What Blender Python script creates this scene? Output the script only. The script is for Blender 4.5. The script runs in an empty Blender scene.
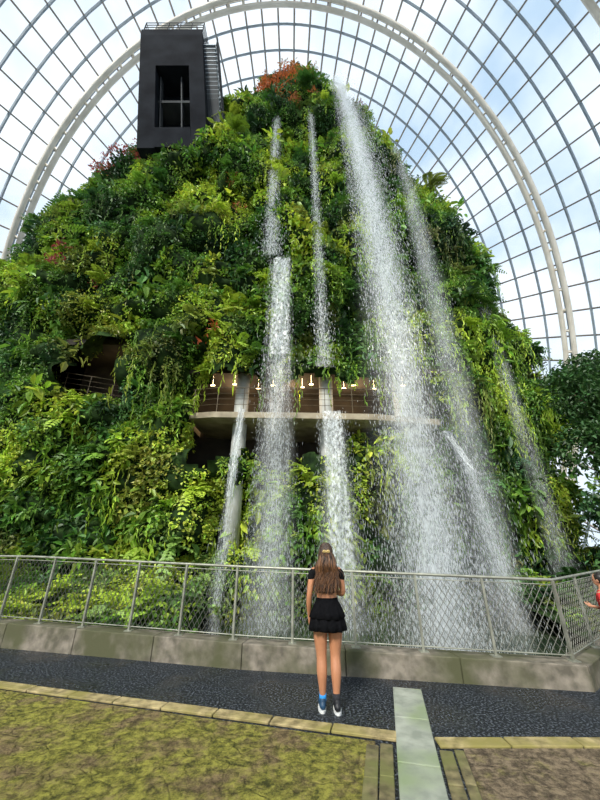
import bpy, bmesh, math, random
import numpy as np
from mathutils import Vector, Matrix
rng=np.random.default_rng(11); random.seed(5)
scene=bpy.context.scene
try:
    scene.view_settings.view_transform='Standard'
    scene.view_settings.look='None'
except Exception: pass

# ------------------------------------------------------------ helpers
def link(o,parent=None):
    scene.collection.objects.link(o)
    if parent: o.parent=parent
    return o
def empty(name,loc=(0,0,0)):
    e=bpy.data.objects.new(name,None); e.empty_display_size=.3; e.location=loc
    return link(e)
def qmesh(name,V,F,mats,parent=None,cols=None,midx=None,smooth=False,uv=None):
    V=np.asarray(V,dtype=np.float32).reshape(-1,3); F=np.asarray(F,dtype=np.int32); k=F.shape[1]
    m=bpy.data.meshes.new(name)
    m.vertices.add(len(V)); m.vertices.foreach_set('co',V.ravel())
    m.loops.add(F.size); m.loops.foreach_set('vertex_index',F.ravel())
    m.polygons.add(len(F)); m.polygons.foreach_set('loop_start',np.arange(0,F.size,k,dtype=np.int32))
    m.polygons.foreach_set('loop_total',np.full(len(F),k,dtype=np.int32))
    if midx is not None: m.polygons.foreach_set('material_index',np.asarray(midx,dtype=np.int32))
    m.polygons.foreach_set('use_smooth',np.full(len(F),smooth))
    if uv is not None:
        l=m.uv_layers.new(name='UVMap'); l.data.foreach_set('uv',np.asarray(uv,dtype=np.float32)[F.ravel()].ravel())
    if cols is not None:
        a=m.color_attributes.new('Col','FLOAT_COLOR','POINT')
        c=np.ones((len(V),4),dtype=np.float32); c[:,:3]=cols; a.data.foreach_set('color',c.ravel())
    m.update(calc_edges=True); m.validate()
    for x in (mats if isinstance(mats,(list,tuple)) else [mats]): m.materials.append(x)
    return link(bpy.data.objects.new(name,m),parent)
def pmesh(name,V,F,mat,parent=None,smooth=False,bevel=0):
    m=bpy.data.meshes.new(name); m.from_pydata([tuple(v) for v in V],[],[tuple(f) for f in F]); m.update()
    bm=bmesh.new(); bm.from_mesh(m); bmesh.ops.recalc_face_normals(bm,faces=bm.faces)
    if bevel: bmesh.ops.bevel(bm,geom=list(bm.edges),offset=bevel,segments=2,affect='EDGES',profile=.5)
    bm.to_mesh(m); bm.free()
    for p in m.polygons: p.use_smooth=smooth
    m.materials.append(mat)
    return link(bpy.data.objects.new(name,m),parent)
class Acc:
    def __init__(s): s.V=[];s.F=[];s.n=0;s.M=[]
    def add(s,V,F,mi=0):
        V=np.asarray(V,float).reshape(-1,3);F=np.asarray(F,int)
        s.V.append(V);s.F.append(F+s.n);s.n+=len(V);s.M.append(np.full(len(F),mi))
    def obj(s,name,mats,parent=None,smooth=False,**k):
        return qmesh(name,np.concatenate(s.V),np.concatenate(s.F),mats,parent,midx=np.concatenate(s.M),smooth=smooth,**k)
def tube(pts,r,sides=6,caps=True):
    pts=np.asarray(pts,float); n=len(pts); r=np.broadcast_to(np.asarray(r,float),(n,))
    T=np.gradient(pts,axis=0); T/=np.linalg.norm(T,axis=1)[:,None]+1e-9
    ref=np.array([0,0,1.]) if abs(T[:,2]).mean()<.8 else np.array([0,1.,0])
    A=np.cross(T,ref);A/=np.linalg.norm(A,axis=1)[:,None]+1e-9
    B=np.cross(A,T)
    ang=np.linspace(0,2*np.pi,sides,endpoint=False)
    V=pts[:,None]+r[:,None,None]*(np.cos(ang)[None,:,None]*A[:,None]+np.sin(ang)[None,:,None]*B[:,None])
    F=[]
    for i in range(n-1):
        for j in range(sides):
            k=(j+1)%sides
            F.append((i*sides+j,i*sides+k,(i+1)*sides+k,(i+1)*sides+j))
    V=V.reshape(-1,3)
    if caps:
        c0=len(V);V=np.vstack([V,pts[:1],pts[-1:]])
        for j in range(0,sides,2):
            F.append((c0,(j+2)%sides,(j+1)%sides,j)); b=(n-1)*sides
            F.append((c0+1,b+j,b+(j+1)%sides,b+(j+2)%sides))
    return V,F
def box(x0,x1,y0,y1,z0,z1):
    V=[(x,y,z) for z in(z0,z1) for y in(y0,y1) for x in(x0,x1)]
    return V,[(0,2,3,1),(4,5,7,6),(0,1,5,4),(2,6,7,3),(0,4,6,2),(1,3,7,5)]
_tab=np.random.default_rng(3).random(65536)
def vnoise(P,seed=0):
    P=np.asarray(P,float); I=np.floor(P).astype(np.int64); f=P-I; f=f*f*(3-2*f); out=0
    for dx in(0,1):
        for dy in(0,1):
            for dz in(0,1):
                h=((I[:,0]+dx)*73856093 ^ (I[:,1]+dy)*19349663 ^ (I[:,2]+dz)*83492791 ^ (seed*7919+13))&0xffff
                w=(f[:,0] if dx else 1-f[:,0])*(f[:,1] if dy else 1-f[:,1])*(f[:,2] if dz else 1-f[:,2])
                out=out+w*_tab[h]
    return out
def fbm(P,seed=0,o=3):
    s=0;a=1;t=0
    for i in range(o): s=s+a*vnoise(P*2**i+i*17.3,seed+i);t+=a;a*=.5
    return s/t
def nrm(v): return v/(np.linalg.norm(v,axis=-1,keepdims=True)+1e-9)

# ------------------------------------------------------------ materials
def mat(name,col=(.5,.5,.5),rough=.6,metal=0,spec=None):
    m=bpy.data.materials.new(name);m.use_nodes=True
    b=m.node_tree.nodes['Principled BSDF']
    b.inputs['Base Color'].default_value=(*col,1);b.inputs['Roughness'].default_value=rough;b.inputs['Metallic'].default_value=metal
    if spec is not None: b.inputs['Specular IOR Level'].default_value=spec
    return m
def N(m,t,**k):
    n=m.node_tree.nodes.new(t)
    for a,v in k.items():
        if a in n.inputs: n.inputs[a].default_value=v
        else: setattr(n,a,v)
    return n
def L(m,a,b): m.node_tree.links.new(a,b)
def noisy(name,c1,c2,scale=5,rough=.7,bump=.3,c3=None,s2=None,detail=8,metal=0,lo=.35,hi=.65,bdist=.02,spec=None):
    m=mat(name,c1,rough,metal,spec);b=m.node_tree.nodes['Principled BSDF']
    tc=N(m,'ShaderNodeTexCoord')
    n=N(m,'ShaderNodeTexNoise');n.inputs['Scale'].default_value=scale;n.inputs['Detail'].default_value=detail
    L(m,tc.outputs['Object'],n.inputs['Vector'])
    r=N(m,'ShaderNodeValToRGB');r.color_ramp.elements[0].position=lo;r.color_ramp.elements[1].position=hi
    r.color_ramp.elements[0].color=(*c1,1);r.color_ramp.elements[1].color=(*c2,1)
    L(m,n.outputs['Fac'],r.inputs['Fac']);out=r.outputs['Color']
    if c3:
        n2=N(m,'ShaderNodeTexNoise');n2.inputs['Scale'].default_value=s2 or scale*.2;n2.inputs['Detail'].default_value=5
        L(m,tc.outputs['Object'],n2.inputs['Vector'])
        r2=N(m,'ShaderNodeValToRGB');r2.color_ramp.elements[0].position=.42;r2.color_ramp.elements[1].position=.6
        L(m,n2.outputs['Fac'],r2.inputs['Fac'])
        mx=N(m,'ShaderNodeMixRGB');mx.inputs['Color2'].default_value=(*c3,1)
        L(m,r2.outputs['Color'],mx.inputs['Fac']);L(m,out,mx.inputs['Color1']);out=mx.outputs['Color']
    L(m,out,b.inputs['Base Color'])
    if bump:
        bp=N(m,'ShaderNodeBump');bp.inputs['Strength'].default_value=bump;bp.inputs['Distance'].default_value=bdist
        L(m,n.outputs['Fac'],bp.inputs['Height']);L(m,bp.outputs['Normal'],b.inputs['Normal'])
    return m
def leafmat(name,rough=.42,trans=.3):
    m=mat(name,rough=rough);nt=m.node_tree;b=nt.nodes['Principled BSDF'];o=nt.nodes['Material Output']
    a=N(m,'ShaderNodeVertexColor');a.layer_name='Col';L(m,a.outputs['Color'],b.inputs['Base Color'])
    t=N(m,'ShaderNodeBsdfTranslucent');L(m,a.outputs['Color'],t.inputs['Color'])
    x=N(m,'ShaderNodeMixShader');x.inputs[0].default_value=trans
    L(m,b.outputs[0],x.inputs[1]);L(m,t.outputs[0],x.inputs[2]);L(m,x.outputs[0],o.inputs['Surface']);return m
M_leaf=leafmat('leaf',.48)
M_hair=leafmat('hair_strands',.45,.05)
M_soil=noisy('mossy_soil',(.006,.014,.005),(.03,.06,.015),2.5,.9,.6,spec=.1)
M_steel=noisy('painted_steel_grey',(.22,.27,.32),(.30,.35,.40),2,.5,0)
M_purlin=noisy('bronze_steel',(.22,.19,.17),(.32,.28,.25),2,.5,0)
M_rib=noisy('cream_painted_rib',(.66,.60,.51),(.80,.74,.65),.6,.6,0)
M_charcoal=noisy('charcoal_cladding',(.007,.008,.011),(.016,.018,.023),.8,.85,.1,spec=.06)
M_grey=noisy('grey_cladding',(.035,.038,.042),(.065,.07,.075),1,.7,.1,spec=.12)
M_conc=noisy('weathered_concrete',(.115,.10,.075),(.28,.24,.19),7,.85,.45,c3=(.085,.085,.04),s2=1.3)
M_conc_lt=noisy('channel_concrete',(.24,.26,.21),(.42,.43,.36),6,.8,.3,c3=(.20,.26,.12),s2=1.5)
M_fence=noisy('galvanised_steel',(.27,.27,.22),(.42,.42,.35),8,.45,0,metal=.5)
M_rail=noisy('dark_bronze_rail',(.07,.055,.035),(.14,.11,.07),8,.5,0,metal=.3)
M_wire=mat('mesh_wire',(.13,.13,.11),.5,.4)
M_col=noisy('column_concrete',(.36,.36,.34),(.50,.50,.47),1.5,.7,.1)
M_slab=noisy('balcony_slab',(.22,.18,.12),(.38,.32,.22),2,.7,.2)
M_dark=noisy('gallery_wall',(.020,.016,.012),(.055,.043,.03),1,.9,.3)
M_bark=noisy('bark',(.06,.04,.025),(.16,.11,.07),9,.9,.6)
def asphalt():
    m=noisy('wet_asphalt',(.005,.007,.010),(.16,.18,.21),42,.45,.9,detail=6,lo=.50,hi=.72,bdist=.015,spec=.35)
    b=m.node_tree.nodes['Principled BSDF'];tc=[n for n in m.node_tree.nodes if n.type=='TEX_COORD'][0]
    n=N(m,'ShaderNodeTexNoise');n.inputs['Scale'].default_value=1.1;L(m,tc.outputs['Object'],n.inputs['Vector'])
    r=N(m,'ShaderNodeMapRange');r.inputs['From Min'].default_value=.42;r.inputs['From Max'].default_value=.58;r.inputs['To Min'].default_value=.25;r.inputs['To Max'].default_value=.7
    L(m,n.outputs['Fac'],r.inputs['Value']);L(m,r.outputs[0],b.inputs['Roughness']);return m
M_asph=asphalt()
def paving(name,a,b_,moss,mossamt):
    m=mat(name,rough=.85,spec=.25);b=m.node_tree.nodes['Principled BSDF'];tc=N(m,'ShaderNodeTexCoord')
    wn=N(m,'ShaderNodeTexNoise');wn.inputs['Scale'].default_value=4;wn.inputs['Detail'].default_value=5;L(m,tc.outputs['Object'],wn.inputs['Vector'])
    ad=N(m,'ShaderNodeMixRGB',blend_type='ADD');ad.inputs['Fac'].default_value=.5;L(m,tc.outputs['Object'],ad.inputs['Color1']);L(m,wn.outputs['Color'],ad.inputs['Color2'])
    vo=N(m,'ShaderNodeTexVoronoi',feature='DISTANCE_TO_EDGE');vo.inputs['Scale'].default_value=3.6;L(m,ad.outputs[0],vo.inputs['Vector'])
    n1=N(m,'ShaderNodeTexNoise');n1.inputs['Scale'].default_value=13;n1.inputs['Detail'].default_value=12;n1.inputs['Roughness'].default_value=.82;L(m,tc.outputs['Object'],n1.inputs['Vector'])
    r1=N(m,'ShaderNodeValToRGB');r1.color_ramp.elements[0].position=.42;r1.color_ramp.elements[1].position=.58
    r1.color_ramp.elements[0].color=(*a,1);r1.color_ramp.elements[1].color=(*b_,1);L(m,n1.outputs['Fac'],r1.inputs['Fac'])
    n2=N(m,'ShaderNodeTexNoise');n2.inputs['Scale'].default_value=2.1;n2.inputs['Detail'].default_value=10;n2.inputs['Roughness'].default_value=.75;L(m,tc.outputs['Object'],n2.inputs['Vector'])
    mr=N(m,'ShaderNodeMapRange');mr.inputs['From Min'].default_value=.60-mossamt;mr.inputs['From Max'].default_value=.74-mossamt;L(m,n2.outputs['Fac'],mr.inputs['Value'])
    mul=N(m,'ShaderNodeMixRGB',blend_type='MULTIPLY');mul.inputs['Fac'].default_value=1;mul.inputs['Color1'].default_value=(*moss,1)
    r3=N(m,'ShaderNodeValToRGB');r3.color_ramp.elements[0].position=.41;r3.color_ramp.elements[1].position=.58;r3.color_ramp.elements[0].color=(.26,.28,.30,1);r3.color_ramp.elements[1].color=(1.4,1.35,1.25,1)
    L(m,n1.outputs['Fac'],r3.inputs['Fac']);L(m,r3.outputs[0],mul.inputs['Color2'])
    mx=N(m,'ShaderNodeMixRGB');L(m,mr.outputs[0],mx.inputs['Fac']);L(m,r1.outputs[0],mx.inputs['Color1']);L(m,mul.outputs[0],mx.inputs['Color2'])
    cr=N(m,'ShaderNodeMapRange');cr.inputs['From Max'].default_value=.09;cr.inputs['To Min'].default_value=.68;L(m,vo.outputs['Distance'],cr.inputs['Value'])
    m2=N(m,'ShaderNodeMixRGB',blend_type='MULTIPLY');m2.inputs['Fac'].default_value=1;L(m,mx.outputs[0],m2.inputs['Color1']);L(m,cr.outputs[0],m2.inputs['Color2'])
    L(m,m2.outputs[0],b.inputs['Base Color'])
    bp=N(m,'ShaderNodeBump');bp.inputs['Strength'].default_value=1;bp.inputs['Distance'].default_value=.06
    sm=N(m,'ShaderNodeMath',operation='ADD');L(m,cr.outputs[0],sm.inputs[0]);L(m,n1.outputs['Fac'],sm.inputs[1]);L(m,sm.outputs[0],bp.inputs['Height']);L(m,bp.outputs[0],b.inputs['Normal'])
    return m
M_pave_l=paving('mossy_stamped_stone',(.13,.09,.045),(.40,.29,.14),(.37,.35,.07),.21)
M_pave_r=paving('brown_stamped_stone',(.13,.095,.06),(.44,.33,.21),(.29,.27,.07),.06)
M_border=noisy('sandstone_edging',(.18,.14,.06),(.50,.39,.19),10,.8,.4,c3=(.26,.22,.06),s2=2)
M_border2=noisy('mossy_edging',(.08,.065,.03),(.23,.19,.09),12,.8,.5,c3=(.15,.15,.045),s2=2.5)

# ------------------------------------------------------------ camera, world, sun
cam=bpy.data.cameras.new('camera');co=link(bpy.data.objects.new('camera',cam))
cam.sensor_fit='HORIZONTAL';cam.sensor_width=36;cam.lens=19.8;cam.clip_end=500
co.location=(0,0,1.69);co.rotation_euler=(math.radians(90+23.2),0,0);scene.camera=co
w=bpy.data.worlds.new('sky');scene.world=w;w.use_nodes=True;nt=w.node_tree;bg=nt.nodes['Background']
tc=nt.nodes.new('ShaderNodeTexCoord');ns=nt.nodes.new('ShaderNodeTexNoise');ns.inputs['Scale'].default_value=3.6;ns.inputs['Detail'].default_value=8
nt.links.new(tc.outputs['Generated'],ns.inputs['Vector'])
rp=nt.nodes.new('ShaderNodeValToRGB');rp.color_ramp.elements[0].position=.36;rp.color_ramp.elements[1].position=.60
rp.color_ramp.elements[0].color=(.42,.55,.69,1);rp.color_ramp.elements[1].color=(.80,.85,.89,1)
nt.links.new(ns.outputs['Fac'],rp.inputs['Fac']);nt.links.new(rp.outputs[0],bg.inputs['Color']);bg.inputs['Strength'].default_value=1.5
sl=bpy.data.lights.new('sun','SUN');sl.energy=6.3;sl.angle=math.radians(14);sl.color=(1,.95,.85)
so=link(bpy.data.objects.new('sun',sl));so.rotation_euler=(math.radians(44),math.radians(-26),0)

# ------------------------------------------------------------ ground
KL=[(-14,9.1),(-5.18,6.92),(-.85,5.87),(3.6,5.1),(8.6,9.1)]
def offs(P,d):
    P=[np.array(p,float) for p in P];o=[]
    for i,p in enumerate(P):
        ds=[]
        if i>0: ds.append(P[i]-P[i-1])
        if i<len(P)-1: ds.append(P[i+1]-P[i])
        ns_=[np.array([-v[1],v[0]])/np.linalg.norm(v) for v in ds]
        n=sum(ns_);n/=np.linalg.norm(n);o.append(p+n*d/max(.3,np.dot(n,ns_[0])))
    return o
gp=[(-14,-8)]+KL[:]+[(16,9.1),(16,-8)]
def polyobj(name,poly,z0,z1,m,bevel=0):
    n=len(poly);V=[(p[0],p[1],z0) for p in poly]+[(p[0],p[1],z1) for p in poly]
    F=[tuple(range(n))[::-1],tuple(range(n,2*n))]+[(i,(i+1)%n,n+(i+1)%n,n+i) for i in range(n)]
    return pmesh(name,V,F,m,bevel=bevel)
polyobj('ground',[p for p in gp][::-1],-.8,0,M_asph)
sx=lambda y:.711+.234*(y-3.28)
polyobj('mossy_paving',[(-13,-7),(sx(-7)-.28,-7),(sx(4.2)-.24,4.21-.22+.0),(-13,7.55)],0,.015,M_pave_l)
polyobj('brown_paving',[(sx(-7)+.56,-7),(14,-7),(14,3.85),(sx(4)+.56,3.88)],0,.015,M_pave_r)
def strip(name,pa,pb,wd,z,m,seg,gap=.012,bev=.006):
    pa=np.array(pa,float);pb=np.array(pb,float);d=pb-pa;Ln=np.linalg.norm(d);d/=Ln;n=np.array([-d[1],d[0]]);A=Acc();k=int(Ln/seg)
    for i in range(k):
        a=pa+d*(i*Ln/k+gap/2);b=pa+d*((i+1)*Ln/k-gap/2);h=z+random.uniform(-.003,.003)
        c=[a,b,b+n*wd,a+n*wd];V=[(p[0],p[1],0) for p in c]+[(p[0],p[1],h) for p in c]
        A.add(V,[(3,2,1,0),(4,5,6,7),(0,1,5,4),(1,2,6,5),(2,3,7,6),(3,0,4,7)])
    o=A.obj(name,m);bm=o.modifiers.new('b','BEVEL');bm.width=bev;bm.segments=1;return o
strip('stone_edging',(-13,7.57),(sx(4.2)-.03,4.0),.15,.025,M_border,.62)
strip('stone_edging',(sx(4)+.36,3.9),(14,3.86),.15,.025,M_border,.62)
strip('mossy_edging',(sx(-7)-.27,-7),(sx(3.95)-.27,3.95),-.11,.022,M_border2,.45)
strip('mossy_edging',(sx(-7)-.145,-7),(sx(3.95)-.145,3.95),-.11,.026,M_border2,.45)
strip('mossy_edging',(sx(-7)+.37,-7),(sx(3.85)+.37,3.85),-.11,.022,M_border2,.45)
strip('mossy_edging',(sx(-7)+.50,-7),(sx(3.85)+.50,3.85),-.08,.026,M_border2,.45)
strip('drain_channel_cover',(sx(-7),-7),(sx(5.18),5.18),-.335,.03,M_conc_lt,.78,.016)

# kerb
kz=lambda x:np.interp(x,[-5.2,3.6],[.36,.26])
fz=lambda x:np.interp(x,[-5.2,3.6],[1.42,1.19])
KB=offs(KL,.34)
def lerpP(P):
    P=[np.array(p,float) for p in P];s=[0]
    for a,b in zip(P[:-1],P[1:]): s.append(s[-1]+np.linalg.norm(b-a))
    P=np.array(P);s=np.array(s);return (lambda t:np.array([np.interp(t,s,P[:,0]),np.interp(t,s,P[:,1])])),s
A=Acc()
for i,(a,b) in enumerate(zip(KL[:-1],KL[1:])):
    a=np.array(a);b=np.array(b);A0=KB[i];B0=KB[i+1];k=max(1,int(round(np.linalg.norm(b-a)/1.45)))
    for j in range(k):
        g=.004/np.linalg.norm(b-a);t0=j/k+g;t1=(j+1)/k-g
        c=[a+(b-a)*t0,a+(b-a)*t1,A0+(B0-A0)*t1,A0+(B0-A0)*t0]
        V=[(p[0],p[1],-.7) for p in c]+[(p[0],p[1],float(kz(p[0]))) for p in c]
        A.add(V,[(3,2,1,0),(4,5,6,7),(0,1,5,4),(1,2,6,5),(2,3,7,6),(3,0,4,7)])
o=A.obj('concrete_kerb',M_conc);bv=o.modifiers.new('b','BEVEL');bv.width=.012;bv.segments=2

# fence
FL=offs(KL,.17);Pf,s=lerpP(FL)
fence=empty('mesh_fence')
sc=s[3];A=Acc();ps=[sc-.93*i for i in range(0,17)]+[sc+1.0*i for i in range(1,7)]
for t in ps:
    if t<0 or t>s[-1]: continue
    p=Pf(t);d=Pf(min(t+.01,s[-1]))-Pf(t-.01);d/=np.linalg.norm(d);n=np.array([-d[1],d[0]])
    c=[p-d*.016-n*.02,p+d*.016-n*.02,p+d*.016+n*.02,p-d*.016+n*.02]
    z0=float(kz(p[0]))-.02;z1=float(fz(p[0]))-.01
    A.add([(q[0],q[1],z0) for q in c]+[(q[0],q[1],z1) for q in c],[(3,2,1,0),(4,5,6,7),(0,1,5,4),(1,2,6,5),(2,3,7,6),(3,0,4,7)])
    V,F=box(p[0]-.06,p[0]+.06,p[1]-.06,p[1]+.06,z0,z0+.03);A.add(V,F)
A.obj('posts',M_fence,fence)
A=Acc();tt=np.unique(np.concatenate([np.arange(0,s[-1],.4),s]))
pp=[Pf(t) for t in tt];V,F=tube([(p[0],p[1],float(fz(p[0]))) for p in pp],.02,8);A.add(V,F)
V,F=tube([(p[0],p[1],float(kz(p[0]))+.06) for p in pp],.009,6);A.add(V,F)
V,F=tube([(p[0],p[1],float(fz(p[0]))-.06) for p in pp],.007,6);A.add(V,F)
A.obj('rails',M_fence,fence,smooth=True)
A=Acc()
for t in np.arange(-1,s[-1],.09):
    for sg in(1,-1):
        t0,t1=(t,t+.55) if sg>0 else (t+.55,t)
        if min(t0,t1)<0 or max(t0,t1)>s[-1]: continue
        pts=[]
        for k in range(4):
            p=Pf(t0+(t1-t0)*k/3);zb=float(kz(p[0]))+.06;zt=float(fz(p[0]))-.06;pts.append((p[0],p[1],zb+(zt-zb)*k/3))
        V,F=tube(pts,.0046,3,False);A.add(V,F)
A.obj('wire_mesh',M_wire,fence)

# ------------------------------------------------------------ mountain
ZT=[-1.2,0,9,17,22,25,28,32,36,37.6,38.4]
XL=[-23,-23,-23,-21.0,-18.4,-15.9,-12.6,-9.3,-6,-4,-1.5]
XR=[13.8,13.8,14.9,13.8,12.0,10.3,8.8,7,5.2,3.8,1.6]
HD=[8.2,8.2,8.2,8.1,8,7.8,7.5,7,6.2,5,2]
CY=20.7
nz,na=300,560
zz=np.concatenate([np.linspace(-1.2,37.6,nz-8),np.linspace(37.7,38.4,8)]);ph=np.linspace(0,2*np.pi,na,endpoint=False)
Z,PH=np.meshgrid(zz,ph,indexing='ij')
xl=np.interp(Z,ZT,XL);xr=np.interp(Z,ZT,XR);hd=np.interp(Z,ZT,HD);hw=(xr-xl)/2;cx=(xr+xl)/2;e=2/2.4
c,s_=np.cos(PH),np.sin(PH)
X=cx+hw*np.sign(c)*np.abs(c)**e;Y=CY-hd*np.sign(s_)*np.abs(s_)**e
n2=np.stack([np.cos(PH)/hw*8,-np.sin(PH)/hd*8],-1);n2=nrm(n2)
P=np.stack([X,Y,Z],-1).reshape(-1,3)
pk=fbm(P/np.array([1.5,1.5,1.1]),8,2)
d=-1.6+2.7*fbm(P/3.4,1,3)-1.2*np.clip((.47-pk)/.12,0,1)+.5*np.clip((pk-.5)/.2,0,1)
d=np.minimum(d,.6)
d=d.reshape(Z.shape)
X=X+n2[...,0]*d;Y=Y+n2[...,1]*d
V=np.stack([X,Y,Z],-1).reshape(-1,3)
i,j=np.meshgrid(np.arange(nz-1),np.arange(na),indexing='ij');j2=(j+1)%na
F=np.stack([i*na+j,(i+1)*na+j,(i+1)*na+j2,i*na+j2],-1).reshape(-1,4)
C=V[F].mean(1);nn=np.cross(V[F[:,2]]-V[F[:,0]],V[F[:,1]]-V[F[:,3]]);ar=np.linalg.norm(nn,axis=1)/2;nn=nrm(nn)
outw=C-np.array([-4,CY,0]);outw[:,2]=0
if (np.sum(nn*outw,1)).mean()<0: nn=-nn
def recess(x,y,z,m=0.0):
    f=y<18
    w=.25*np.sin(x*2.1)+.15*np.sin(x*5.3)
    a=(x>-4.4+m)&(x<5.6-m)&(z>6.0)&(z<8.1+w*.8-m)
    b=(x>-4.4+m)&(x<1.7-m)&(z>4.75+w+m)&(z<=6.2)
    c_=(x>-10.6+m)&(x<-7.9-m)&(z>7.6+m*.3)&(z<9.9+w-m)
    return f&(a|b|c_)
keep=~recess(C[:,0],C[:,1],C[:,2],-.1)
mountain=empty('plant_covered_mountain')
qmesh('hillside_surface',V,F[keep],M_soil,mountain,smooth=True)
toC=nrm(np.array([0,0,1.7])-C)
tow=(C[:,0]>-11.6+(35-C[:,2])*.11)&(C[:,0]<-6.2+(35-C[:,2])*.11)&(C[:,2]>25.0)&(C[:,1]<17)
vis=(np.sum(nn*toC,1)>-.45)&(C[:,2]>-1)&~recess(C[:,0],C[:,1],C[:,2],-.3)&~tow
def pick(n,extra=None):
    p=ar*vis
    if extra is not None: p=p*extra
    p=p/p.sum();return rng.choice(len(C),n,p=p)
def leaves(pos,axis,nr,ln,wd,col,fold=.18,curl=.18):
    axis=nrm(axis);side=nrm(np.cross(axis,nr));nr=np.cross(side,axis);ln=ln[:,None];wd=wd[:,None]
    v=np.stack([pos,pos+axis*ln*.28+side*wd*.46+nr*wd*fold,pos+axis*ln*.68+side*wd*.38+nr*(wd*fold-ln*curl*.4),pos+axis*ln-nr*ln*curl,
       pos+axis*ln*.68-side*wd*.38+nr*(wd*fold-ln*curl*.4),pos+axis*ln*.28-side*wd*.46+nr*wd*fold],1)
    n=len(pos);b=np.arange(n)[:,None]*6
    f=np.stack([b+np.array([0,1,2,3]),b+np.array([0,3,4,5])],1).reshape(-1,4)
    return v.reshape(-1,3),f,np.repeat(col,6,axis=0)
UP=np.array([0,0,1.])
def rnd(n): return nrm(rng.normal(size=(n,3)))
def clump(c,n,R,per,size,col,droop=.3,asp=.6,jit=.35,flat=.6):
    m=len(c);k=m*per;c=np.repeat(c,per,0);n=np.repeat(n,per,0);R=np.repeat(np.broadcast_to(R,(m,)),per);S=np.repeat(np.broadcast_to(size,(m,)),per)
    col=np.repeat(col,per,0)
    d=nrm(rnd(k)+.75*n+.3*UP);rr=rng.random(k)**.45
    pos=c+d*(R*rr)[:,None]
    ax=nrm(d*.55+rnd(k)*.6+np.array([0,0,-droop]))
    nr=nrm(d+UP*flat+rnd(k)*.35)
    ln=S*rng.uniform(.65,1.3,k);br=rng.uniform(1-jit,1+jit,k)
    cc=col*br[:,None];cc[:,0]*=rng.uniform(.8,1.25,k)
    return leaves(pos,ax,nr,ln,ln*asp*rng.uniform(.8,1.2,k),cc)
PAL=np.array([[.022,.064,.020],[.06,.165,.03],[.135,.28,.035],[.26,.41,.04],[.42,.54,.055],[.23,.23,.06],[.07,.19,.08]])
def region(Pp):
    x,z=Pp[:,0],Pp[:,2]
    t=fbm(Pp/np.array([1.6,1.6,2.3]),21,2)*2.3-.68+(fbm(Pp/.7,31,2)-.5)*.7
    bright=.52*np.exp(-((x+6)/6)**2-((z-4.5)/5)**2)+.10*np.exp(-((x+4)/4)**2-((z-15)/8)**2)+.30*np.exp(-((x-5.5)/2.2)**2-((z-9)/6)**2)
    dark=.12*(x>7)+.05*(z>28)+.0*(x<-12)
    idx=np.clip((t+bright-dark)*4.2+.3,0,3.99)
    lo=np.floor(idx).astype(int);f=(idx-lo)[:,None];hi=np.minimum(lo+1,4)
    col=PAL[lo]*(1-f)+PAL[hi]*f
    sp=vnoise(Pp/1.5,77);m=sp>.74;col[m]=col[m]*.45+PAL[5]*.55
    m=sp<.22;col[m]=col[m]*.4+PAL[6]*.6
    return col*rng.uniform(.65,1.35,(len(Pp),1))
def obj_from(parts,name,parent):
    n=0;VV=[];FF=[];CC=[]
    for v,f,cc in parts: VV.append(v);FF.append(f+n);CC.append(cc);n+=len(v)
    return qmesh(name,np.concatenate(VV),np.concatenate(FF),M_leaf,parent,cols=np.concatenate(CC))
ix=pick(18500);c0=C[ix]+nn[ix]*.03;col=region(c0)
sp=vnoise(c0/1.8,50);small=sp<.48;big=sp>.66;mid=~small&~big
R0=rng.uniform(.2,.48,len(ix))
obj_from([clump(c0[mid],nn[ix][mid],R0[mid],22,.17,col[mid]),clump(c0[big],nn[ix][big],R0[big]*1.15,13,.28,col[big],asp=.5),
          clump(c0[small],nn[ix][small],R0[small],32,.115,col[small],asp=.8)],'broadleaf_shrubs',mountain)
ix=pick(500);c0=C[ix]+nn[ix]*.2
obj_from([clump(c0,nn[ix],.6,10,.5,region(c0)*1.0,droop=.45,asp=.45)],'philodendrons',mountain)
def ferns(c0,n0,Lf,nf,K,col):
    m=len(c0);k=m*nf;c=np.repeat(c0,nf,0);n=np.repeat(n0,nf,0);cc=np.repeat(col,nf,0);Lr=np.repeat(np.broadcast_to(Lf,(m,)),nf)*rng.uniform(.7,1.2,k)
    d=nrm(rnd(k)+.6*n+.55*UP);parts=[]
    t=(np.arange(K)+.7)/K
    for a in range(K):
        tt=t[a];pos=c+d*(Lr*tt)[:,None]+UP*(-.55*Lr*tt*tt)[:,None];tan=nrm(d-UP*1.1*tt)
        side=nrm(np.cross(tan,UP+.01));wid=Lr*.28*np.sin(np.pi*min(1,.15+tt*.8))
        for sg in(1,-1):
            parts.append(leaves(pos,side*sg+tan*.45-UP*.15,np.cross(side,tan)*1.0,wid,Lr/K*.95,cc*rng.uniform(.75,1.25,(k,1)),.05,.1))
    return parts
ix=pick(1050);c0=C[ix]+nn[ix]*.2
obj_from(ferns(c0,nn[ix],rng.uniform(.4,.95,len(ix)),8,7,region(c0)*1.0),'ferns',mountain)
ix=pick(60,1+4*(C[:,0]<-12)+4*(C[:,2]>26));c0=C[ix]+nn[ix]*.4
obj_from(ferns(c0,nn[ix],rng.uniform(1.1,1.7,len(ix)),9,14,region(c0)*.8),'tree_ferns',mountain)
ix=pick(6500,1+4*((C[:,0]>3)&(C[:,2]>2)&(C[:,2]<30))+3*((C[:,2]>7.5)&(C[:,2]<9)));c0=C[ix]+nn[ix]*.35;m=len(ix);parts=[];Lh=rng.uniform(.5,2.6,m);col=region(c0)*1.15+np.array([.04,.04,0])
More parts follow.
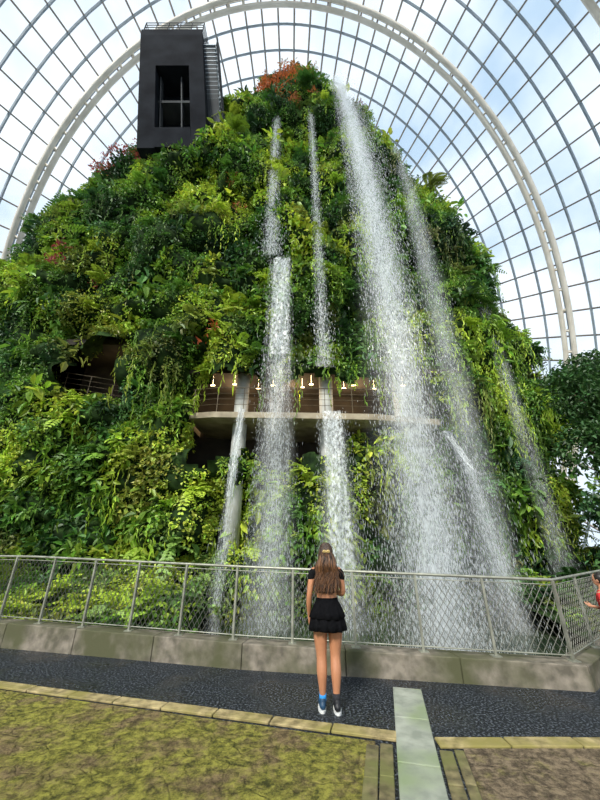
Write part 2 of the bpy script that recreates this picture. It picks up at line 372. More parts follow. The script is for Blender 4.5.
for a in range(12):
    pos=c0+np.stack([.05*np.sin(a+c0[:,2]*3),.05*np.cos(a*1.7+c0[:,0]),-Lh*a/12],-1)
    parts.append(leaves(pos,rnd(m)*.4-UP,nrm(nn[ix]+rnd(m)*.5),rng.uniform(.14,.3,m),rng.uniform(.03,.07,m),col*rng.uniform(.8,1.2,(m,1))))
obj_from(parts,'hanging_vines',mountain)
def redat(cxz,r,n,colr):
    dd=((C[:,0]-cxz[0])**2+(C[:,2]-cxz[1])**2)<r*r
    ix=rng.choice(np.where(dd&vis&(C[:,1]<18))[0],n);c0=C[ix]+nn[ix]*.5
    return clump(c0,nn[ix],.42,18,.24,np.tile(np.array(colr),(n,1)),droop=-.2,asp=.34)
parts=[redat((-1.2,33.2),1.7,42,(.50,.15,.04)),redat((-.3,35),1.4,14,(.42,.20,.06)),redat((-2.4,35),1.2,8,(.40,.13,.04)),redat((-12.4,25.8),2.0,26,(.34,.07,.05)),redat((-11.5,15),1.6,6,(.3,.05,.05)),
       redat((-3.6,9.8),.7,3,(.45,.10,.03)),redat((-3,20),2,4,(.35,.14,.04)),redat((-.5,30),1.5,8,(.38,.14,.04)),redat((4.2,32.5),1.2,7,(.25,.07,.08))]
obj_from(parts,'red_bromeliads',mountain)

# walkway gallery inside the recess
g=empty('gallery_walkway')
A=Acc()
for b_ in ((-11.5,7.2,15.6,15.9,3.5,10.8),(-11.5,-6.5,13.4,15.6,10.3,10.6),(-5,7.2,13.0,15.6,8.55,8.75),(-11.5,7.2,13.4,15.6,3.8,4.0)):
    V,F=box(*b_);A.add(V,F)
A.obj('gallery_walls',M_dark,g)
def slabs(pts,yb,name):
    A=Acc()
    for (x0,z0,y0),(x1,z1,y1) in zip(pts[:-1],pts[1:]):
        V=[(x0,y0,z0-.24),(x1,y1,z1-.24),(x1,yb,z1-.24),(x0,yb,z0-.24),(x0,y0,z0),(x1,y1,z1),(x1,yb,z1),(x0,yb,z0)]
        A.add(V,[(3,2,1,0),(4,5,6,7),(0,1,5,4),(1,2,6,5),(2,3,7,6),(3,0,4,7)])
    A.obj(name,M_slab,g)
WPa=[(-4.6,6.62,12.9),(-3.5,6.52,12.45),(0,6.38,12.2),(3,6.3,12.15),(5.6,6.2,12.5)]
WPb=[(-11.0,7.9,13.7),(-7.6,7.4,13.9),(-4.9,6.62,14.6)]
slabs(WPa,15.6,'walkway_slab');slabs(WPb,15.6,'ramp_slab')
A=Acc()
for WP in(WPa,WPb):
    for h in(.35,.6,.85,1.1):
        V,F=tube([(x,y+.08,z+h) for x,z,y in WP],.02 if h>1 else .009,6);A.add(V,F)
    W=np.array(WP)
    for x in np.arange(WP[0][0]+.1,WP[-1][0],1.1):
        z=np.interp(x,W[:,0],W[:,1]);y=np.interp(x,W[:,0],W[:,2])+.08
        V,F=tube([(x,y,z),(x,y,z+1.1)],.015,6);A.add(V,F)
A.obj('walkway_railing',M_rail,g)
A=Acc()
for x,y in((-2.55,13.3),(1.15,13.4),(4.6,14)):
    V,F=tube([(x,y,-.8),(x,y,5.9),(x,y,8.8)],.3,20);A.add(V,F)
A.obj('concrete_columns',M_col,g,smooth=True)
M_em=mat('warm_lamp',(1,.8,.5));b=M_em.node_tree.nodes['Principled BSDF'];b.inputs['Emission Color'].default_value=(1,.72,.38,1);b.inputs['Emission Strength'].default_value=12
A=Acc()
for x,y in((-3.9,13.3),(-2.9,13.2),(-1.9,13.6),(-1.2,13.3),(.1,13.5),(.5,13.2),(2.0,13.6),(2.4,13.3),(3.4,13.7),(4.6,13.3)):
    V,F=tube([(x-.09,y,8.1),(x+.09,y,8.1)],.028,8);A.add(V,F)
    V,F=tube([(x,y,8.1),(x,y,8.56)],.005,6);A.add(V,F)
A.obj('ceiling_lamps',M_em,g)
for k,x in enumerate((-3,-.2,2.6,4.6,-9.2)):
    l=bpy.data.lights.new('gallery_light','POINT');l.energy=80 if x>-5 else 6;l.color=(1,.72,.42);l.shadow_soft_size=.15
    o=link(bpy.data.objects.new('gallery_light',l),g);o.location=(x,14.2,8.0 if x>-5 else 9.6)

# ------------------------------------------------------------ lookout at the top
lk=empty('lookout_structure')
def wedge(x0,x1,sec):
    n=len(sec);sh=lambda z:(35-z)*.11
    V=[(x0+sh(z),y,z) for y,z in sec]+[(x1+sh(z),y,z) for y,z in sec]
    return V,[tuple(range(n))[::-1],tuple(range(n,2*n))]+[(i,(i+1)%n,n+(i+1)%n,n+i) for i in range(n)]
sec=[(11.4,35.0),(11.4,35.8),(15.6,35.8),(18.5,24.5),(12.75,24.3)]
V,F=wedge(-11.4,-10.3,sec);pmesh('fin_west',V,F,M_charcoal,lk)
V,F=wedge(-8.0,-7.0,sec);pmesh('fin_east',V,F,M_charcoal,lk)
V,F=wedge(-10.3,-8.0,[(11.4,35.0),(11.4,35.8),(15.6,35.8),(16,32),(11.8,31.8)]);pmesh('deck_box',V,F,M_charcoal,lk)
V,F=wedge(-10.3,-8.0,[(13.6,32.0),(16,32),(17,25),(14.6,25)]);pmesh('recess_panel',V,F,M_charcoal,lk)
V,F=wedge(-10.3,-8.0,[(12.75,24.4),(12.5,26.0),(17,26.0),(17,24.5)]);pmesh('sill_beam',V,F,M_charcoal,lk)
V,F=wedge(-10.3,-8.0,[(12.7,29.2),(12.65,29.35),(14.4,29.35),(14.4,29.2)]);pmesh('recess_crossbar',V,F,M_grey,lk)
for x0 in(-8.75,-10.2):
    V,F=wedge(x0,x0+.08,[(12.4,31.8),(13.0,26.0),(13.4,26.0),(12.8,31.8)]);pmesh('recess_mullion',V,F,M_grey,lk)
V,F=wedge(-7.0,-6.2,[(11.9,34.3),(11.9,34.7),(13.6,26.8),(13.6,26.2)]);pmesh('side_stair',V,F,M_grey,lk)
A=Acc()
for q in range(22):
    t=q/22;y=11.9+1.7*t;z=34.7-7.9*t;V,F=box(-7.0+(35-z)*.11,-6.15+(35-z)*.11,y-.1,y+.26,z-.05,z+.05);A.add(V,F)
A.obj('stair_treads',M_steel,lk)
A=Acc()
def rail(pts,h=1.1):
    pts=np.array(pts,float)
    for hh in np.linspace(.25,h,4): V,F=tube(pts+np.array([0,0,hh]),.035,6);A.add(V,F)
    for a,b in zip(pts[:-1],pts[1:]):
        k=int(np.linalg.norm(b-a)/.9)+1
        for q in range(k+1):
            p=a+(b-a)*q/k;V,F=tube([p,p+np.array([0,0,h])],.03,6);A.add(V,F)
rail([(-11.4,15.5,35.8),(-11.4,11.5,35.8),(-7.1,11.5,35.8),(-7.1,15.5,35.8)],1.3)
rail([(-6.1,11.9,34.8),(-5.2,13.6,26.9)],1.2)
A.obj('lookout_railing',M_grey,lk)

# ------------------------------------------------------------ water
def watermat(name,amax,lo,hi,sx_,sz_):
    m=mat(name,(.92,.95,.97),.25);nt=m.node_tree;b=nt.nodes['Principled BSDF'];o=nt.nodes['Material Output']
    uv=N(m,'ShaderNodeUVMap');mp=N(m,'ShaderNodeMapping');mp.inputs['Scale'].default_value=(sx_,sz_,1);L(m,uv.outputs[0],mp.inputs['Vector'])
    n=N(m,'ShaderNodeTexNoise');n.inputs['Scale'].default_value=1;n.inputs['Detail'].default_value=9;n.inputs['Roughness'].default_value=.74;L(m,mp.outputs[0],n.inputs['Vector'])
    mr=N(m,'ShaderNodeMapRange');mr.inputs['From Min'].default_value=lo;mr.inputs['From Max'].default_value=hi;mr.inputs['To Max'].default_value=amax;L(m,n.outputs['Fac'],mr.inputs['Value'])
    sp=N(m,'ShaderNodeSeparateXYZ');L(m,uv.outputs[0],sp.inputs[0])
    ab=N(m,'ShaderNodeMath',operation='ABSOLUTE');L(m,sp.outputs[0],ab.inputs[0])
    ed=N(m,'ShaderNodeMapRange',interpolation_type='SMOOTHSTEP');ed.inputs['From Min'].default_value=1.0;ed.inputs['From Max'].default_value=.0 if amax<.9 else .7;L(m,ab.outputs[0],ed.inputs['Value'])
    mu=N(m,'ShaderNodeMath',operation='MULTIPLY');L(m,mr.outputs[0],mu.inputs[0]);L(m,ed.outputs[0],mu.inputs[1])
    df=N(m,'ShaderNodeBsdfTranslucent');df.inputs[0].default_value=(.95,.97,1,1)
    mm=N(m,'ShaderNodeMixShader');mm.inputs[0].default_value=.4;L(m,b.outputs[0],mm.inputs[1]);L(m,df.outputs[0],mm.inputs[2])
    tr=N(m,'ShaderNodeBsdfTransparent');x=N(m,'ShaderNodeMixShader');L(m,mu.outputs[0],x.inputs[0]);L(m,tr.outputs[0],x.inputs[1]);L(m,mm.outputs[0],x.inputs[2]);L(m,x.outputs[0],o.inputs['Surface']);return m
M_veil=watermat('water_veil',.58,.28,.76,5,2.0)
M_faint=watermat('water_mist_veil',.40,.26,.8,4,1.6)
M_sheet=watermat('water_sheet',.92,.42,.60,4,4.5)
M_mist=watermat('water_spray_mist',.30,.20,.8,1.5,.6)
M_drop=mat('water_drops',(.90,.93,.97),.2)
def drops_mat():
    m=M_drop;nt=m.node_tree;b=nt.nodes['Principled BSDF'];o=nt.nodes['Material Output']
    df=N(m,'ShaderNodeBsdfTranslucent');df.inputs[0].default_value=(.9,.93,.97,1)
    mm=N(m,'ShaderNodeMixShader');mm.inputs[0].default_value=.45;L(m,b.outputs[0],mm.inputs[1]);L(m,df.outputs[0],mm.inputs[2])
    tr=N(m,'ShaderNodeBsdfTransparent');x=N(m,'ShaderNodeMixShader');x.inputs[0].default_value=.48;L(m,tr.outputs[0],x.inputs[1]);L(m,mm.outputs[0],x.inputs[2]);L(m,x.outputs[0],o.inputs['Surface'])
drops_mat()
def waterfall(path,w0,w1,nst,veil=0,wd=.009,sheet_to=None,name='waterfall',mist=0):
    P=np.array(path,float);s=np.concatenate([[0],np.cumsum(np.linalg.norm(np.diff(P,axis=0),axis=1))]);Ln=s[-1]
    ts=np.linspace(0,Ln,60);Q=np.stack([np.interp(ts,s,P[:,k]) for k in range(3)],1)
    for _ in range(6): Q[1:-1]=(Q[:-2]+2*Q[1:-1]+Q[2:])/4
    f=lambda t:np.stack([np.interp(t,ts,Q[:,k]) for k in range(3)],-1)
    mats=[[M_veil,M_faint,M_sheet][veil],M_drop,M_sheet,M_mist];A_V=[];A_F=[];A_U=[];A_M=[];n=0
    def ribbon(t0,t1,wa,wb,mi,yo=0):
        nonlocal n
        R=120;Cc=11;t=np.linspace(t0,t1,R);q=f(t);u=np.linspace(-1,1,Cc);ww=np.interp(t,[t0,t1],[wa,wb])
        X=q[:,None,0]+u[None]*ww[:,None]/2;Yy=q[:,None,1]+.05*np.sin(u[None]*5+t[:,None]*1.3)+yo;Zz=q[:,None,2]+0*u[None]
        V=np.stack([X,Yy,Zz],-1).reshape(-1,3);U=np.stack([np.broadcast_to(u[None],(R,Cc)),np.broadcast_to(t[:,None],(R,Cc))],-1).reshape(-1,2)
        i,j=np.meshgrid(np.arange(R-1),np.arange(Cc-1),indexing='ij');F=np.stack([i*Cc+j,i*Cc+j+1,(i+1)*Cc+j+1,(i+1)*Cc+j],-1).reshape(-1,4)
        A_V.append(V);A_F.append(F+n);A_U.append(U);A_M.append(np.full(len(F),mi));n+=len(V)
    ribbon(0,Ln,w0*1.3,w1*1.5,0)
    if veil==0 and w1>1: ribbon(0,Ln,w0*.8,w1*1.0,0,.25)
    if sheet_to: ribbon(0,sheet_to,w0,w0*1.0,2,-.08)
    if mist: ribbon(Ln*.25,Ln,w0*1.2,w1*mist,3,.4)
    t=rng.random(nst)*Ln;lane=rng.normal(size=nst)*.30
    nl=22;lanes=rng.normal(size=nl)*.28;pk=rng.random(nst)<.4;lane[pk]=lanes[rng.integers(0,nl,pk.sum())]+rng.normal(size=pk.sum())*.03
    k=rng.random(nst)<.14;t[k]=Ln-np.abs(rng.normal(size=k.sum()))*2.0;t=np.clip(t,0,Ln);lane[k]=rng.normal(size=k.sum())*.55
    ww=np.interp(t,[0,Ln],[w0,w1]);q=f(t);q[:,0]+=lane*ww;q[:,1]+=rng.normal(size=nst)*.15*ww
    far=np.interp(q[:,2],[0,38],[1,2.0])
    ln=rng.uniform(.018,.08,nst)*far;wi=rng.uniform(.5,1.3,nst)*wd*far;an=rng.uniform(-.7,.7,nst)
    sd=np.stack([np.cos(an),np.sin(an),0*an],-1)*wi[:,None]
    tan=nrm(f(np.minimum(t+.3,Ln))-f(np.maximum(t-.3,0)))
    V=np.stack([q+tan*ln[:,None],q+sd,q-tan*ln[:,None],q-sd],1).reshape(-1,3);F=np.arange(nst*4).reshape(-1,4)
    A_V.append(V);A_F.append(F+n);A_U.append(np.zeros((len(V),2)));A_M.append(np.full(len(F),1))
    return qmesh(name,np.concatenate(A_V),np.concatenate(A_F),mats,None,midx=np.concatenate(A_M),uv=np.concatenate(A_U))
waterfall([(3.1,14.6,37.2),(3.2,12.9,30),(3.2,10.9,20.9),(3.25,9.8,12.9),(3.3,9.0,4),(3.35,8.8,-.6)],1.1,1.6,46000,0,.0085,mist=2.2)
waterfall([(-1.75,14.7,36),(-1.6,13.2,27),(-1.45,12.0,19),(-1.35,11.5,14)],.38,.7,4800,1,.009)
waterfall([(-.85,11.55,13.8),(-.83,11.2,8.3),(-.85,10.8,4),(-.88,10.5,-.6)],.85,1.15,11000,1,.006,5.4,mist=1.9)
waterfall([(.65,14.4,37.2),(.8,12.8,25),(.9,11.6,13),(.95,11.4,8)],.28,.5,4200,1,.009)
waterfall([(1.2,11.9,6.3),(1.2,11.3,5.0),(1.22,10.9,2.5),(1.25,10.6,-.6)],.8,1.25,4500,1,.006,5.6,mist=1.7)
waterfall([(-2.25,11.9,6.4),(-2.27,11.1,3.5),(-2.35,10.5,-.6)],.28,.36,2200,1,.006,3.5)
waterfall([(5.6,12.2,5.6),(5.75,11.2,4.0),(5.85,10.8,1.5),(5.95,10.5,-.6)],.28,.62,2800,1,.006,2.0,mist=2)
waterfall([(6.6,14.2,27),(6.4,12.8,20),(6.2,12,13),(6.15,11.5,4.8),(6.1,11.3,-.6)],.7,1.3,4500,1,.007,mist=1.8)
waterfall([(10.2,16.0,19.5),(9.9,14.4,13),(9.6,13.6,6),(9.5,13.2,-.2)],.45,.9,2800,1,.007)

# pool, garden bed
M_pool=noisy('pool_water',(.02,.035,.02),(.05,.07,.04),1.2,.08,.6,bdist=.05)
polyobj('pool_water',[tuple(p) for p in offs(KL,.36)][::-1]+[(-14,20),(14,20)],-.75,-.6,M_pool)
bed=empty('garden_bed')
def bank(x0,x1,y0,y1,zf,n1=60,n2=24):
    xs=np.linspace(x0,x1,n1);ys=np.linspace(0,1,n2);Xg,Yg=np.meshgrid(xs,ys,indexing='ij')
    yy=y0(Xg)*(1-Yg)+y1*Yg;zg=zf(Xg,Yg)+.25*(fbm(np.stack([Xg,yy,0*Xg],-1).reshape(-1,3)/1.0,9).reshape(Xg.shape)-.5)
    V=np.stack([Xg,yy,zg],-1).reshape(-1,3);i,j=np.meshgrid(np.arange(n1-1),np.arange(n2-1),indexing='ij')
    return V,np.stack([i*n2+j,(i+1)*n2+j,(i+1)*n2+j+1,i*n2+j+1],-1).reshape(-1,4)
kx=[p[0] for p in KB];ky=[p[1] for p in KB]
V1,F1=bank(-13.8,-2.6,lambda x:np.interp(x,kx,ky)+.15,13.5,lambda x,y:-.5+1.3*y-.4*np.clip((x+4)/1.4,0,1))
V2,F2=bank(6.4,24,lambda x:np.interp(x,kx,ky)+.15,18,lambda x,y:-.5+1.6*y,90)
Vb=np.concatenate([V1,V2]);qmesh('soil',Vb,np.concatenate([F1,F2+len(V1)]),M_soil,bed)
def bedpts(n):
    k=rng.integers(0,len(Vb),n);return Vb[k]+rng.normal(size=(n,3))*np.array([.15,.15,.03])
c0=bedpts(1500)+np.array([0,0,.12]);nU=np.tile(UP,(1500,1))
c1=bedpts(190)+np.array([0,0,.2]);nU1=np.tile(UP,(190,1))
obj_from([clump(c0,nU,.3,24,.15,region(c0)*.9,asp=.6)]+ferns(c1,nU1,rng.uniform(.5,.9,190),9,7,region(c1)*1.0),'understory_plants',bed)

# trees
def tree(name,base,trunk_h,crown,n,R,size,colf):
    e=empty(name);A=Acc();b=np.array(base,float)
    top=b+np.array([.3,.2,trunk_h]);V,F=tube([b,b+(top-b)*.5+np.array([.12,0,0]),top],[.2,.15,.09],10);A.add(V,F)
    cs=[]
    for (cx_,cy_,cz_,r) in crown:
        cc=np.array([cx_,cy_,cz_]);st=b+(top-b)*min(1,max(.3,(cz_-b[2]-r)/trunk_h))
        V,F=tube([st,(st+cc)/2+np.array([0,0,.15]),cc],[.09,.06,.02],6);A.add(V,F);cs.append((cc,r))
    A.obj('trunk',M_bark,e,smooth=True);pts=[];nn_=[]
    for cc,r in cs:
        k=int(n*r*r);dd=rnd(k);pts.append(cc+dd*r*(.5+.5*rng.random((k,1))));nn_.append(dd)
    pts=np.concatenate(pts);nn_=np.concatenate(nn_)
    obj_from([clump(pts,nn_,R,18,size,colf(pts))],'foliage',e);return e
dk=lambda p:PAL[0]*1.1*rng.uniform(.6,1.6,(len(p),1))+PAL[2]*.15
tree('garden_tree',(11.6,12.2,.2),6.2,[(10.9,12,7.1,1.0),(12.6,12.6,6.9,1.3),(11.8,11.6,5.4,1.2),(10.4,11.6,4.7,.9),(12.5,12,4.1,1.2),(11.9,12.4,8.1,.8)],85,.36,.17,dk)
tree('garden_tree',(15.5,15.5,.2),7.5,[(14.6,15.5,8.6,1.4),(16.5,15.6,9.6,1.6),(15.4,15,6.8,1.6),(16.8,15,5,1.6)],70,.4,.2,dk)
tree('leafy_shrub',(13.6,13.2,.1),2.6,[(13.2,12.6,1.6,1.2),(14.6,13.2,2.2,1.4),(13.4,13.0,3.0,1.3),(12.4,11.6,1.2,1.0),(15.8,13.6,3.0,1.5),(17.4,14.5,3,1.6)],75,.38,.19,lambda p:region(p)*.7)
tree('leafy_shrub',(10.4,10.8,-.1),2.6,[(10.0,10.6,2.6,1.0),(11.2,10.6,2.9,1.1),(10.6,10.2,1.5,1.0),(9.6,10.4,.9,.8)],85,.36,.18,lambda p:region(p)*.8)
tree('leafy_shrub',(-10.6,9.6,0),2.6,[(-10.3,9.7,3.0,.9),(-11.0,9.4,2.3,1.0),(-10.0,9.3,1.3,.9),(-9.5,9.3,.6,.7)],85,.36,.2,lambda p:region(p)*.95)

# ------------------------------------------------------------ glass dome
dome=empty('glass_dome')
O=np.array([-2.,6,-2.]);RR=np.array([42,45,62.]);al=math.radians(28)
Ax=np.array([0,math.cos(al),math.sin(al)]);Bx=np.array([0,-math.sin(al),math.cos(al)]);Xx=np.array([1.,0,0])
def dp(th,phv,k=1.0):
    d=np.cos(th)[...,None]*Ax+np.sin(th)[...,None]*(np.cos(phv)[...,None]*Xx+np.sin(phv)[...,None]*Bx)
    return O+d*RR*k
def runs(pts):
    ok=pts[:,2]>-.8;out=[];cur=[]
    for p,k in zip(pts,ok):
        if k: cur.append(p)
        else:
            if len(cur)>2: out.append(np.array(cur))
            cur=[]
    if len(cur)>2: out.append(np.array(cur))
    return out
Ai=Acc();Ap=Acc();Ar=Acc();step=2.6
tds=7.2+step*np.arange(0,53)
for k,td in enumerate(tds):
    th=math.radians(td);phv=np.radians(np.arange(-100,261,3.0))
    for rn in runs(dp(np.full(phv.shape,th),phv)):
        V,F=tube(rn,.125,4,False);Ai.add(V,F)
    if k%5==1:
        for kk,r,dt in((.97,.27,-.5),(.97,.27,.5)):
            for rn in runs(dp(np.full(phv.shape,th+math.radians(dt)),phv,kk)):
                V,F=tube(rn,r,6,False);Ar.add(V,F)
        a=dp(np.full(phv.shape,th-math.radians(.5)),phv,.97);b=dp(np.full(phv.shape,th+math.radians(.5)),phv,.97);c_=dp(np.full(phv.shape,th),phv,1.0)
        for q in range(0,len(phv),1):
            if a[q,2]>0: V,F=tube([a[q],c_[q]],.09,4,False);Ar.add(V,F);V,F=tube([b[q],c_[q]],.09,4,False);Ar.add(V,F);V,F=tube([a[q],b[q]],.12,4,False);Ar.add(V,F)
for phd in np.arange(-98,262,3.5):
    thv=np.radians(np.arange(7.2,143,step))
    for rn in runs(dp(thv,np.full(thv.shape,math.radians(phd)))):
        V,F=tube(rn,.105,4,False);Ap.add(V,F)
Ai.obj('glazing_rings',M_steel,dome);Ap.obj('glazing_purlins',M_purlin,dome);Ar.obj('arch_ribs',M_rib,dome,smooth=True)
M_glass=mat('dome_glazing',(.8,.9,.95),.1);o_=M_glass.node_tree.nodes['Material Output'];b_=M_glass.node_tree.nodes['Principled BSDF']
tr=N(M_glass,'ShaderNodeBsdfTransparent');tr.inputs[0].default_value=(.95,.98,1,1);x=N(M_glass,'ShaderNodeMixShader');x.inputs[0].default_value=.08
L(M_glass,tr.outputs[0],x.inputs[1]);L(M_glass,b_.outputs[0],x.inputs[2]);L(M_glass,x.outputs[0],o_.inputs['Surface'])
thv=np.radians(np.arange(0,181,5.0));phv=np.radians(np.arange(0,361,6.0));T_,P_=np.meshgrid(thv,phv,indexing='ij');G=dp(T_,P_,1.003)
n1,n2_=T_.shape;i,j=np.meshgrid(np.arange(n1-1),np.arange(n2_-1),indexing='ij');F=np.stack([i*n2_+j,i*n2_+j+1,(i+1)*n2_+j+1,(i+1)*n2_+j],-1).reshape(-1,4)
V=G.reshape(-1,3);F=F[V[F][:,:,2].mean(1)>-1.5];qmesh('glass_panes',V,F,M_glass,dome)
ang=np.linspace(0,2*np.pi,80,endpoint=False)
Vp=[(O[0]+42*math.cos(a),O[1]+45*math.sin(a),z) for z in(-1.2,1.2) for a in ang]
pmesh('wall_plinth',Vp,[(i,(i+1)%80,80+(i+1)%80,80+i) for i in range(80)],M_conc)
Vp=[(O[0]+42*math.cos(a),O[1]+45*math.sin(a),-.9) for a in ang]
pmesh('floor',Vp,[tuple(range(80))],M_soil)

# ------------------------------------------------------------ people
def sph(A,c,r,n=14):
    r=np.broadcast_to(np.asarray(r,float),(3,));c=np.array(c,float)
    th=np.linspace(0.001,np.pi-.001,n);p=np.linspace(0,2*np.pi,n*2,endpoint=False);T,Pp=np.meshgrid(th,p,indexing='ij')
    V=np.stack([np.sin(T)*np.cos(Pp)*r[0]+c[0],np.sin(T)*np.sin(Pp)*r[1]+c[1],np.cos(T)*r[2]+c[2]],-1).reshape(-1,3);m=2*n
    F=[(a*m+b,(a+1)*m+b,(a+1)*m+(b+1)%m,a*m+(b+1)%m) for a in range(n-1) for b in range(m)]
    A.add(V,F)
def limb(A,pts,r):
    pts=np.array(pts,float);t=np.linspace(0,len(pts)-1,(len(pts)-1)*4+1)
    q=np.stack([np.interp(t,range(len(pts)),pts[:,k]) for k in range(3)],1);rr=np.interp(t,range(len(pts)),r)
    for _ in range(2): q[1:-1]=(q[:-2]+2*q[1:-1]+q[2:])/4;rr[1:-1]=(rr[:-2]+2*rr[1:-1]+rr[2:])/4
    for a,b in zip(q,rr): sph(A,a,b,8)
    V,F=tube(q,rr,14);A.add(V,F)
def loft(A,rings,seg=32,cap=True,rip=0,k=11):
    a=np.linspace(0,2*np.pi,seg,endpoint=False);V=[];F=[]
    for (z,rx,ry,yc,rp) in rings:
        f=1+rp*np.sin(k*a)+rp*.4*np.sin(k*1.7*a+1);V+=list(np.stack([rx*f*np.cos(a),yc+ry*f*np.sin(a),np.full(seg,z)+rp*.05*np.cos(3*a)],-1))
    for i in range(len(rings)-1):
        for j in range(seg): F.append((i*seg+j,i*seg+(j+1)%seg,(i+1)*seg+(j+1)%seg,(i+1)*seg+j))
    if cap:
        for b,sg in((0,1),((len(rings)-1)*seg,-1)):
            n=len(V);V.append(np.mean(V[b:b+seg],axis=0))
            for j in range(0,seg,2):
                q=(n,b+(j+2)%seg,b+j+1,b+j);F.append(q if sg>0 else q[::-1])
    A.add(np.array(V),F)
def remesh(o,v,sm=6):
    r=o.modifiers.new('r','REMESH');r.mode='VOXEL';r.voxel_size=v;r.use_smooth_shade=True
    if sm: m=o.modifiers.new('s','SMOOTH');m.iterations=sm;m.factor=.5
def hand(A,w,dirv,up,side):
    w=np.array(w);d=np.array(dirv,float);d/=np.linalg.norm(d);u=np.array(up,float);s_=np.array(side,float)
    for q in(-.022,-.007,.008,.022): limb(A,[w,w+d*.04+s_*q*.8,w+d*.08+s_*q],[.018,.015,.012])
    for q,l in((-.028,.055),(-.01,.072),(.009,.078),(.028,.07)):
        b=w+d*.08+s_*q;limb(A,[b,b+d*l*.5+u*.006,b+d*l*.85+u*.022],[.0085,.008,.0065])
    b=w+d*.03+s_*.028;limb(A,[b,b+s_*.024+d*.025+u*.01,b+s_*.03+d*.055+u*.02],[.011,.009,.007])
def person(name,loc,rz,sc,skin,topc,skirtc,hairc,hairc2,long,clip,sock,skirt=True):
    e=empty(name,loc);e.rotation_euler=(0,0,rz);e.scale=(sc,)*3
    Ms=noisy(name+'_skin',skin,tuple(c*1.12 for c in skin),6,.5,0);Mt=noisy(name+'_top',topc,tuple(c*1.4+.003 for c in topc),40,.9,.2,spec=.15);Mk=noisy(name+'_skirt',skirtc,tuple(c*1.4+.002 for c in skirtc),40,.95,.2,spec=.1)
    A=Acc()
    TR=[(.78,.13,.10,0,0),(.84,.165,.112,-.005,0),(.90,.175,.118,-.012,0),(.96,.16,.105,-.008,0),(1.04,.124,.087,0,0),(1.10,.12,.083,0,0),(1.18,.132,.09,.005,0),(1.26,.146,.096,.01,0),(1.33,.155,.086,.003,0),(1.37,.14,.068,0,0),(1.40,.09,.055,0,0),(1.42,.055,.048,0,0)]
    loft(A,TR);limb(A,[(0,-.005,1.38),(0,.005,1.49)],[.05,.043])
    sph(A,(0,.01,1.565),(.070,.088,.098));sph(A,(0,.04,1.515),(.05,.055,.052));sph(A,(0,.098,1.545),(.012,.018,.016));sph(A,(0,.093,1.51),(.022,.012,.008))
    for sg in(-1,1): sph(A,(sg*.07,.005,1.55),(.012,.02,.03))
    for sg in(-1,1):
        yo=.0 if sg<0 else -.015
        limb(A,[(sg*.085,0,.88),(sg*.088,.0,.68),(sg*.078,.008,.49),(sg*.079,-.018+yo,.35),(sg*.075,-.01+yo*2,.2),(sg*.073,0+yo*3,.085),(sg*.075,.02+yo*3,.05),(sg*.085,.12+yo*3,.035)],[.092,.083,.056,.061,.041,.032,.034,.026])
    limb(A,[(-.15,0,1.35),(-.185,-.01,1.25),(-.212,-.03,1.10),(-.218,.01,1.0),(-.215,.06,.88)],[.048,.043,.034,.033,.022])
    hand(A,(-.215,.06,.88),(.02,.25,-.95),(.3,.6,0),(0,.9,.2))
    limb(A,[(.15,0,1.35),(.18,-.01,1.25),(.20,-.01,1.11),(.16,.10,1.10),(.06,.22,1.13)],[.048,.043,.034,.033,.022])
    hand(A,(.06,.22,1.13),(-.75,.4,.25),(0,0,.6),(.3,.4,.75))
    b=A.obj('body',Ms,e);remesh(b,.0065,4)
    A=Acc()
    for sg in(-1,1): sph(A,(sg*.029,.088,1.565),.012,8)
    A.obj('eyes',mat('eye',(.05,.03,.02),.2),e,smooth=True)
    A=Acc();loft(A,[(1.115,.129,.094,.003,0)]+[(z,rx*1.05+.006,ry*1.07+.006,yc,0) for z,rx,ry,yc,_ in TR if 1.17<z<1.39]+[(1.405,.085,.06,0,0)])
    for sg in(-1,1): limb(A,[(sg*.13,0,1.35),(sg*.165,-.003,1.335),(sg*.182,-.01,1.285)],[.050,.053,.048])
    t=A.obj('crop_top' if skirt else 'shirt',Mt,e);remesh(t,.008,4)
    A=Acc()
    if skirt:
        loft(A,[(1.07,.122,.088,0,0),(1.03,.134,.094,0,0),(.98,.163,.112,-.006,.01),(.92,.188,.134,-.01,.03),(.865,.202,.15,-.01,.055)],96,False)
        loft(A,[(.92,.178,.122,-.008,.01),(.86,.193,.138,-.01,.03),(.80,.205,.152,-.01,.05),(.742,.214,.162,-.01,.07)],96,False,k=13)
    else:
        loft(A,[(1.12,.135,.098,0,0),(1.0,.15,.11,0,0),(.88,.19,.13,0,0),(.80,.19,.14,0,0)],48,True)
        for sg in(-1,1): limb(A,[(sg*.09,0,.86),(sg*.09,0,.6)],[.1,.095])
    k_=A.obj('tiered_skirt' if skirt else 'shorts',Mk,e,smooth=True);so_=k_.modifiers.new('s','SOLIDIFY');so_.thickness=.004
    Mb=noisy(name+'_shoe',(.008,.008,.01),(.02,.02,.024),20,.5,.1);Mw=mat('rubber_sole',(.75,.75,.73),.6);Mso=noisy(name+'_sock',sock,tuple(c*1.2 for c in sock),30,.9,.1)
    Mb2=noisy(name+'_shoe_blue',(.008,.03,.07),(.02,.07,.14),20,.5,.1)
    for sg in(-1,1):
        yo=.0 if sg<0 else -.045;A=Acc();xs=sg*.078
        limb(A,[(xs,-.035+yo,.055),(xs,.02+yo,.06),(xs+sg*.005,.10+yo,.048),(xs+sg*.008,.165+yo,.04)],[.036,.042,.042,.032]);limb(A,[(xs,-.02+yo,.07),(xs-sg*.003,-.012+yo,.105)],[.036,.037])
        sh=A.obj('shoe_upper',Mb2 if sg<0 and skirt else Mb,e);remesh(sh,.006,3)
        a=np.linspace(0,2*np.pi,28,endpoint=False);ox=xs+sg*.004+(.044-.006*np.sin(a))*np.cos(a);oy=.065+yo+.142*np.sin(a)
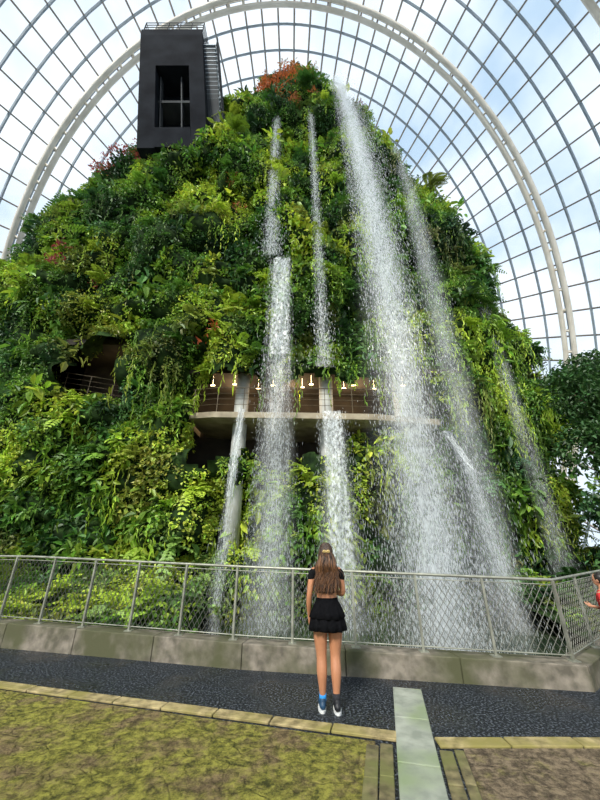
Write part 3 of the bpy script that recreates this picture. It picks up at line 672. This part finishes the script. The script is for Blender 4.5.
        V=[(p,q,0) for p,q in zip(ox,oy)]+[(p,q,.022) for p,q in zip(ox,oy)]
        pmesh('shoe_sole',V,[tuple(range(28))[::-1],tuple(range(28,56))]+[(i,(i+1)%28,28+(i+1)%28,28+i) for i in range(28)],Mw,e)
        V,F=tube([(xs-sg*.003,-.010+yo,.09),(sg*.073,yo,.165)],[.038,.039],16)
        A=Acc();A.add(V,F);A.obj('sock',Mso if sg<0 else mat('dark_sock',(.02,.02,.025),.9),e,smooth=True)
    A=Acc();cols=[]
    sph(A,(0,-.014,1.578),(.082,.092,.098),18);cols.append(np.tile(np.array(hairc),(len(A.V[-1]),1)))
    ns_=500 if long else 120
    for k in range(ns_):
        a=random.uniform(-1.25,1.25)
        el=random.uniform(-.1,1.35);dx=math.sin(a)*math.cos(el);dy=-math.cos(a)*math.cos(el);dz=math.sin(el)
        p0=np.array([.086*dx,-.014+.096*dy,1.578+.102*dz]);fac=a/1.25
        zb=random.uniform(1.10,1.32) if long else 1.48
        p1=np.array([.09*math.sin(a),-.02-.098*math.cos(a)-.004,1.56-.05*random.random()])
        pm=np.array([fac*.125+random.gauss(0,.014),-.105-.02*math.cos(a)+random.gauss(0,.012),1.40]);p2=np.array([fac*.13+random.gauss(0,.026),-.125+random.gauss(0,.014),zb])
        if not long: pm=p1*.5+np.array([p1[0],p1[1],1.48])*.5;p2=np.array([p1[0]*.9,p1[1],1.47])
        tt=np.linspace(0,1,16);ctrl=np.array([p0,p1,pm,p2]);q=np.stack([np.interp(tt*3,range(4),ctrl[:,c]) for c in range(3)],1)
        for _ in range(3): q[1:-1]=(q[:-2]+2*q[1:-1]+q[2:])/4
        ph_=random.random()*1.6;am=.016 if long else .002
        q[:,0]+=am*np.sin(tt*16+ph_)*tt;q[:,1]+=am*np.cos(tt*15+ph_)*tt
        V,F=tube(q,np.interp(tt,[0,.6,1],[.0055,.006,.0015]),4,False);A.add(V,F)
        m_=random.random()**1.6;cc=np.array(hairc)*(1-m_)+np.array(hairc2)*m_;cc=cc[None]*np.interp(np.repeat(tt,4),[0,1],[.5,1.3])[:,None];cols.append(cc)
    A.obj('hair',M_hair,e,cols=np.concatenate(cols),smooth=True)
    if clip:
        A=Acc()
        for sg in(-1,1): limb(A,[(0,-.118,1.575),(sg*.028,-.128,1.588),(sg*.04,-.122,1.568),(0,-.12,1.572)],[.008,.012,.01,.007])
        sph(A,(0,-.122,1.574),.014,8);A.obj('hair_bow',noisy('bow_fabric',(.45,.30,.10),(.65,.48,.2),30,.8,.1),e,smooth=True)
    return e
person('woman',(.325,4.62,0),0,1.0,(.46,.20,.105),(.004,.004,.005),(.003,.003,.004),(.024,.010,.005),(.25,.115,.05),True,True,(.03,.28,.70))
person('child',(4.03,5.04,0),math.radians(35),.78,(.50,.24,.14),(.45,.03,.03),(.03,.04,.08),(.015,.010,.008),(.04,.02,.012),False,False,(.6,.6,.6),False)
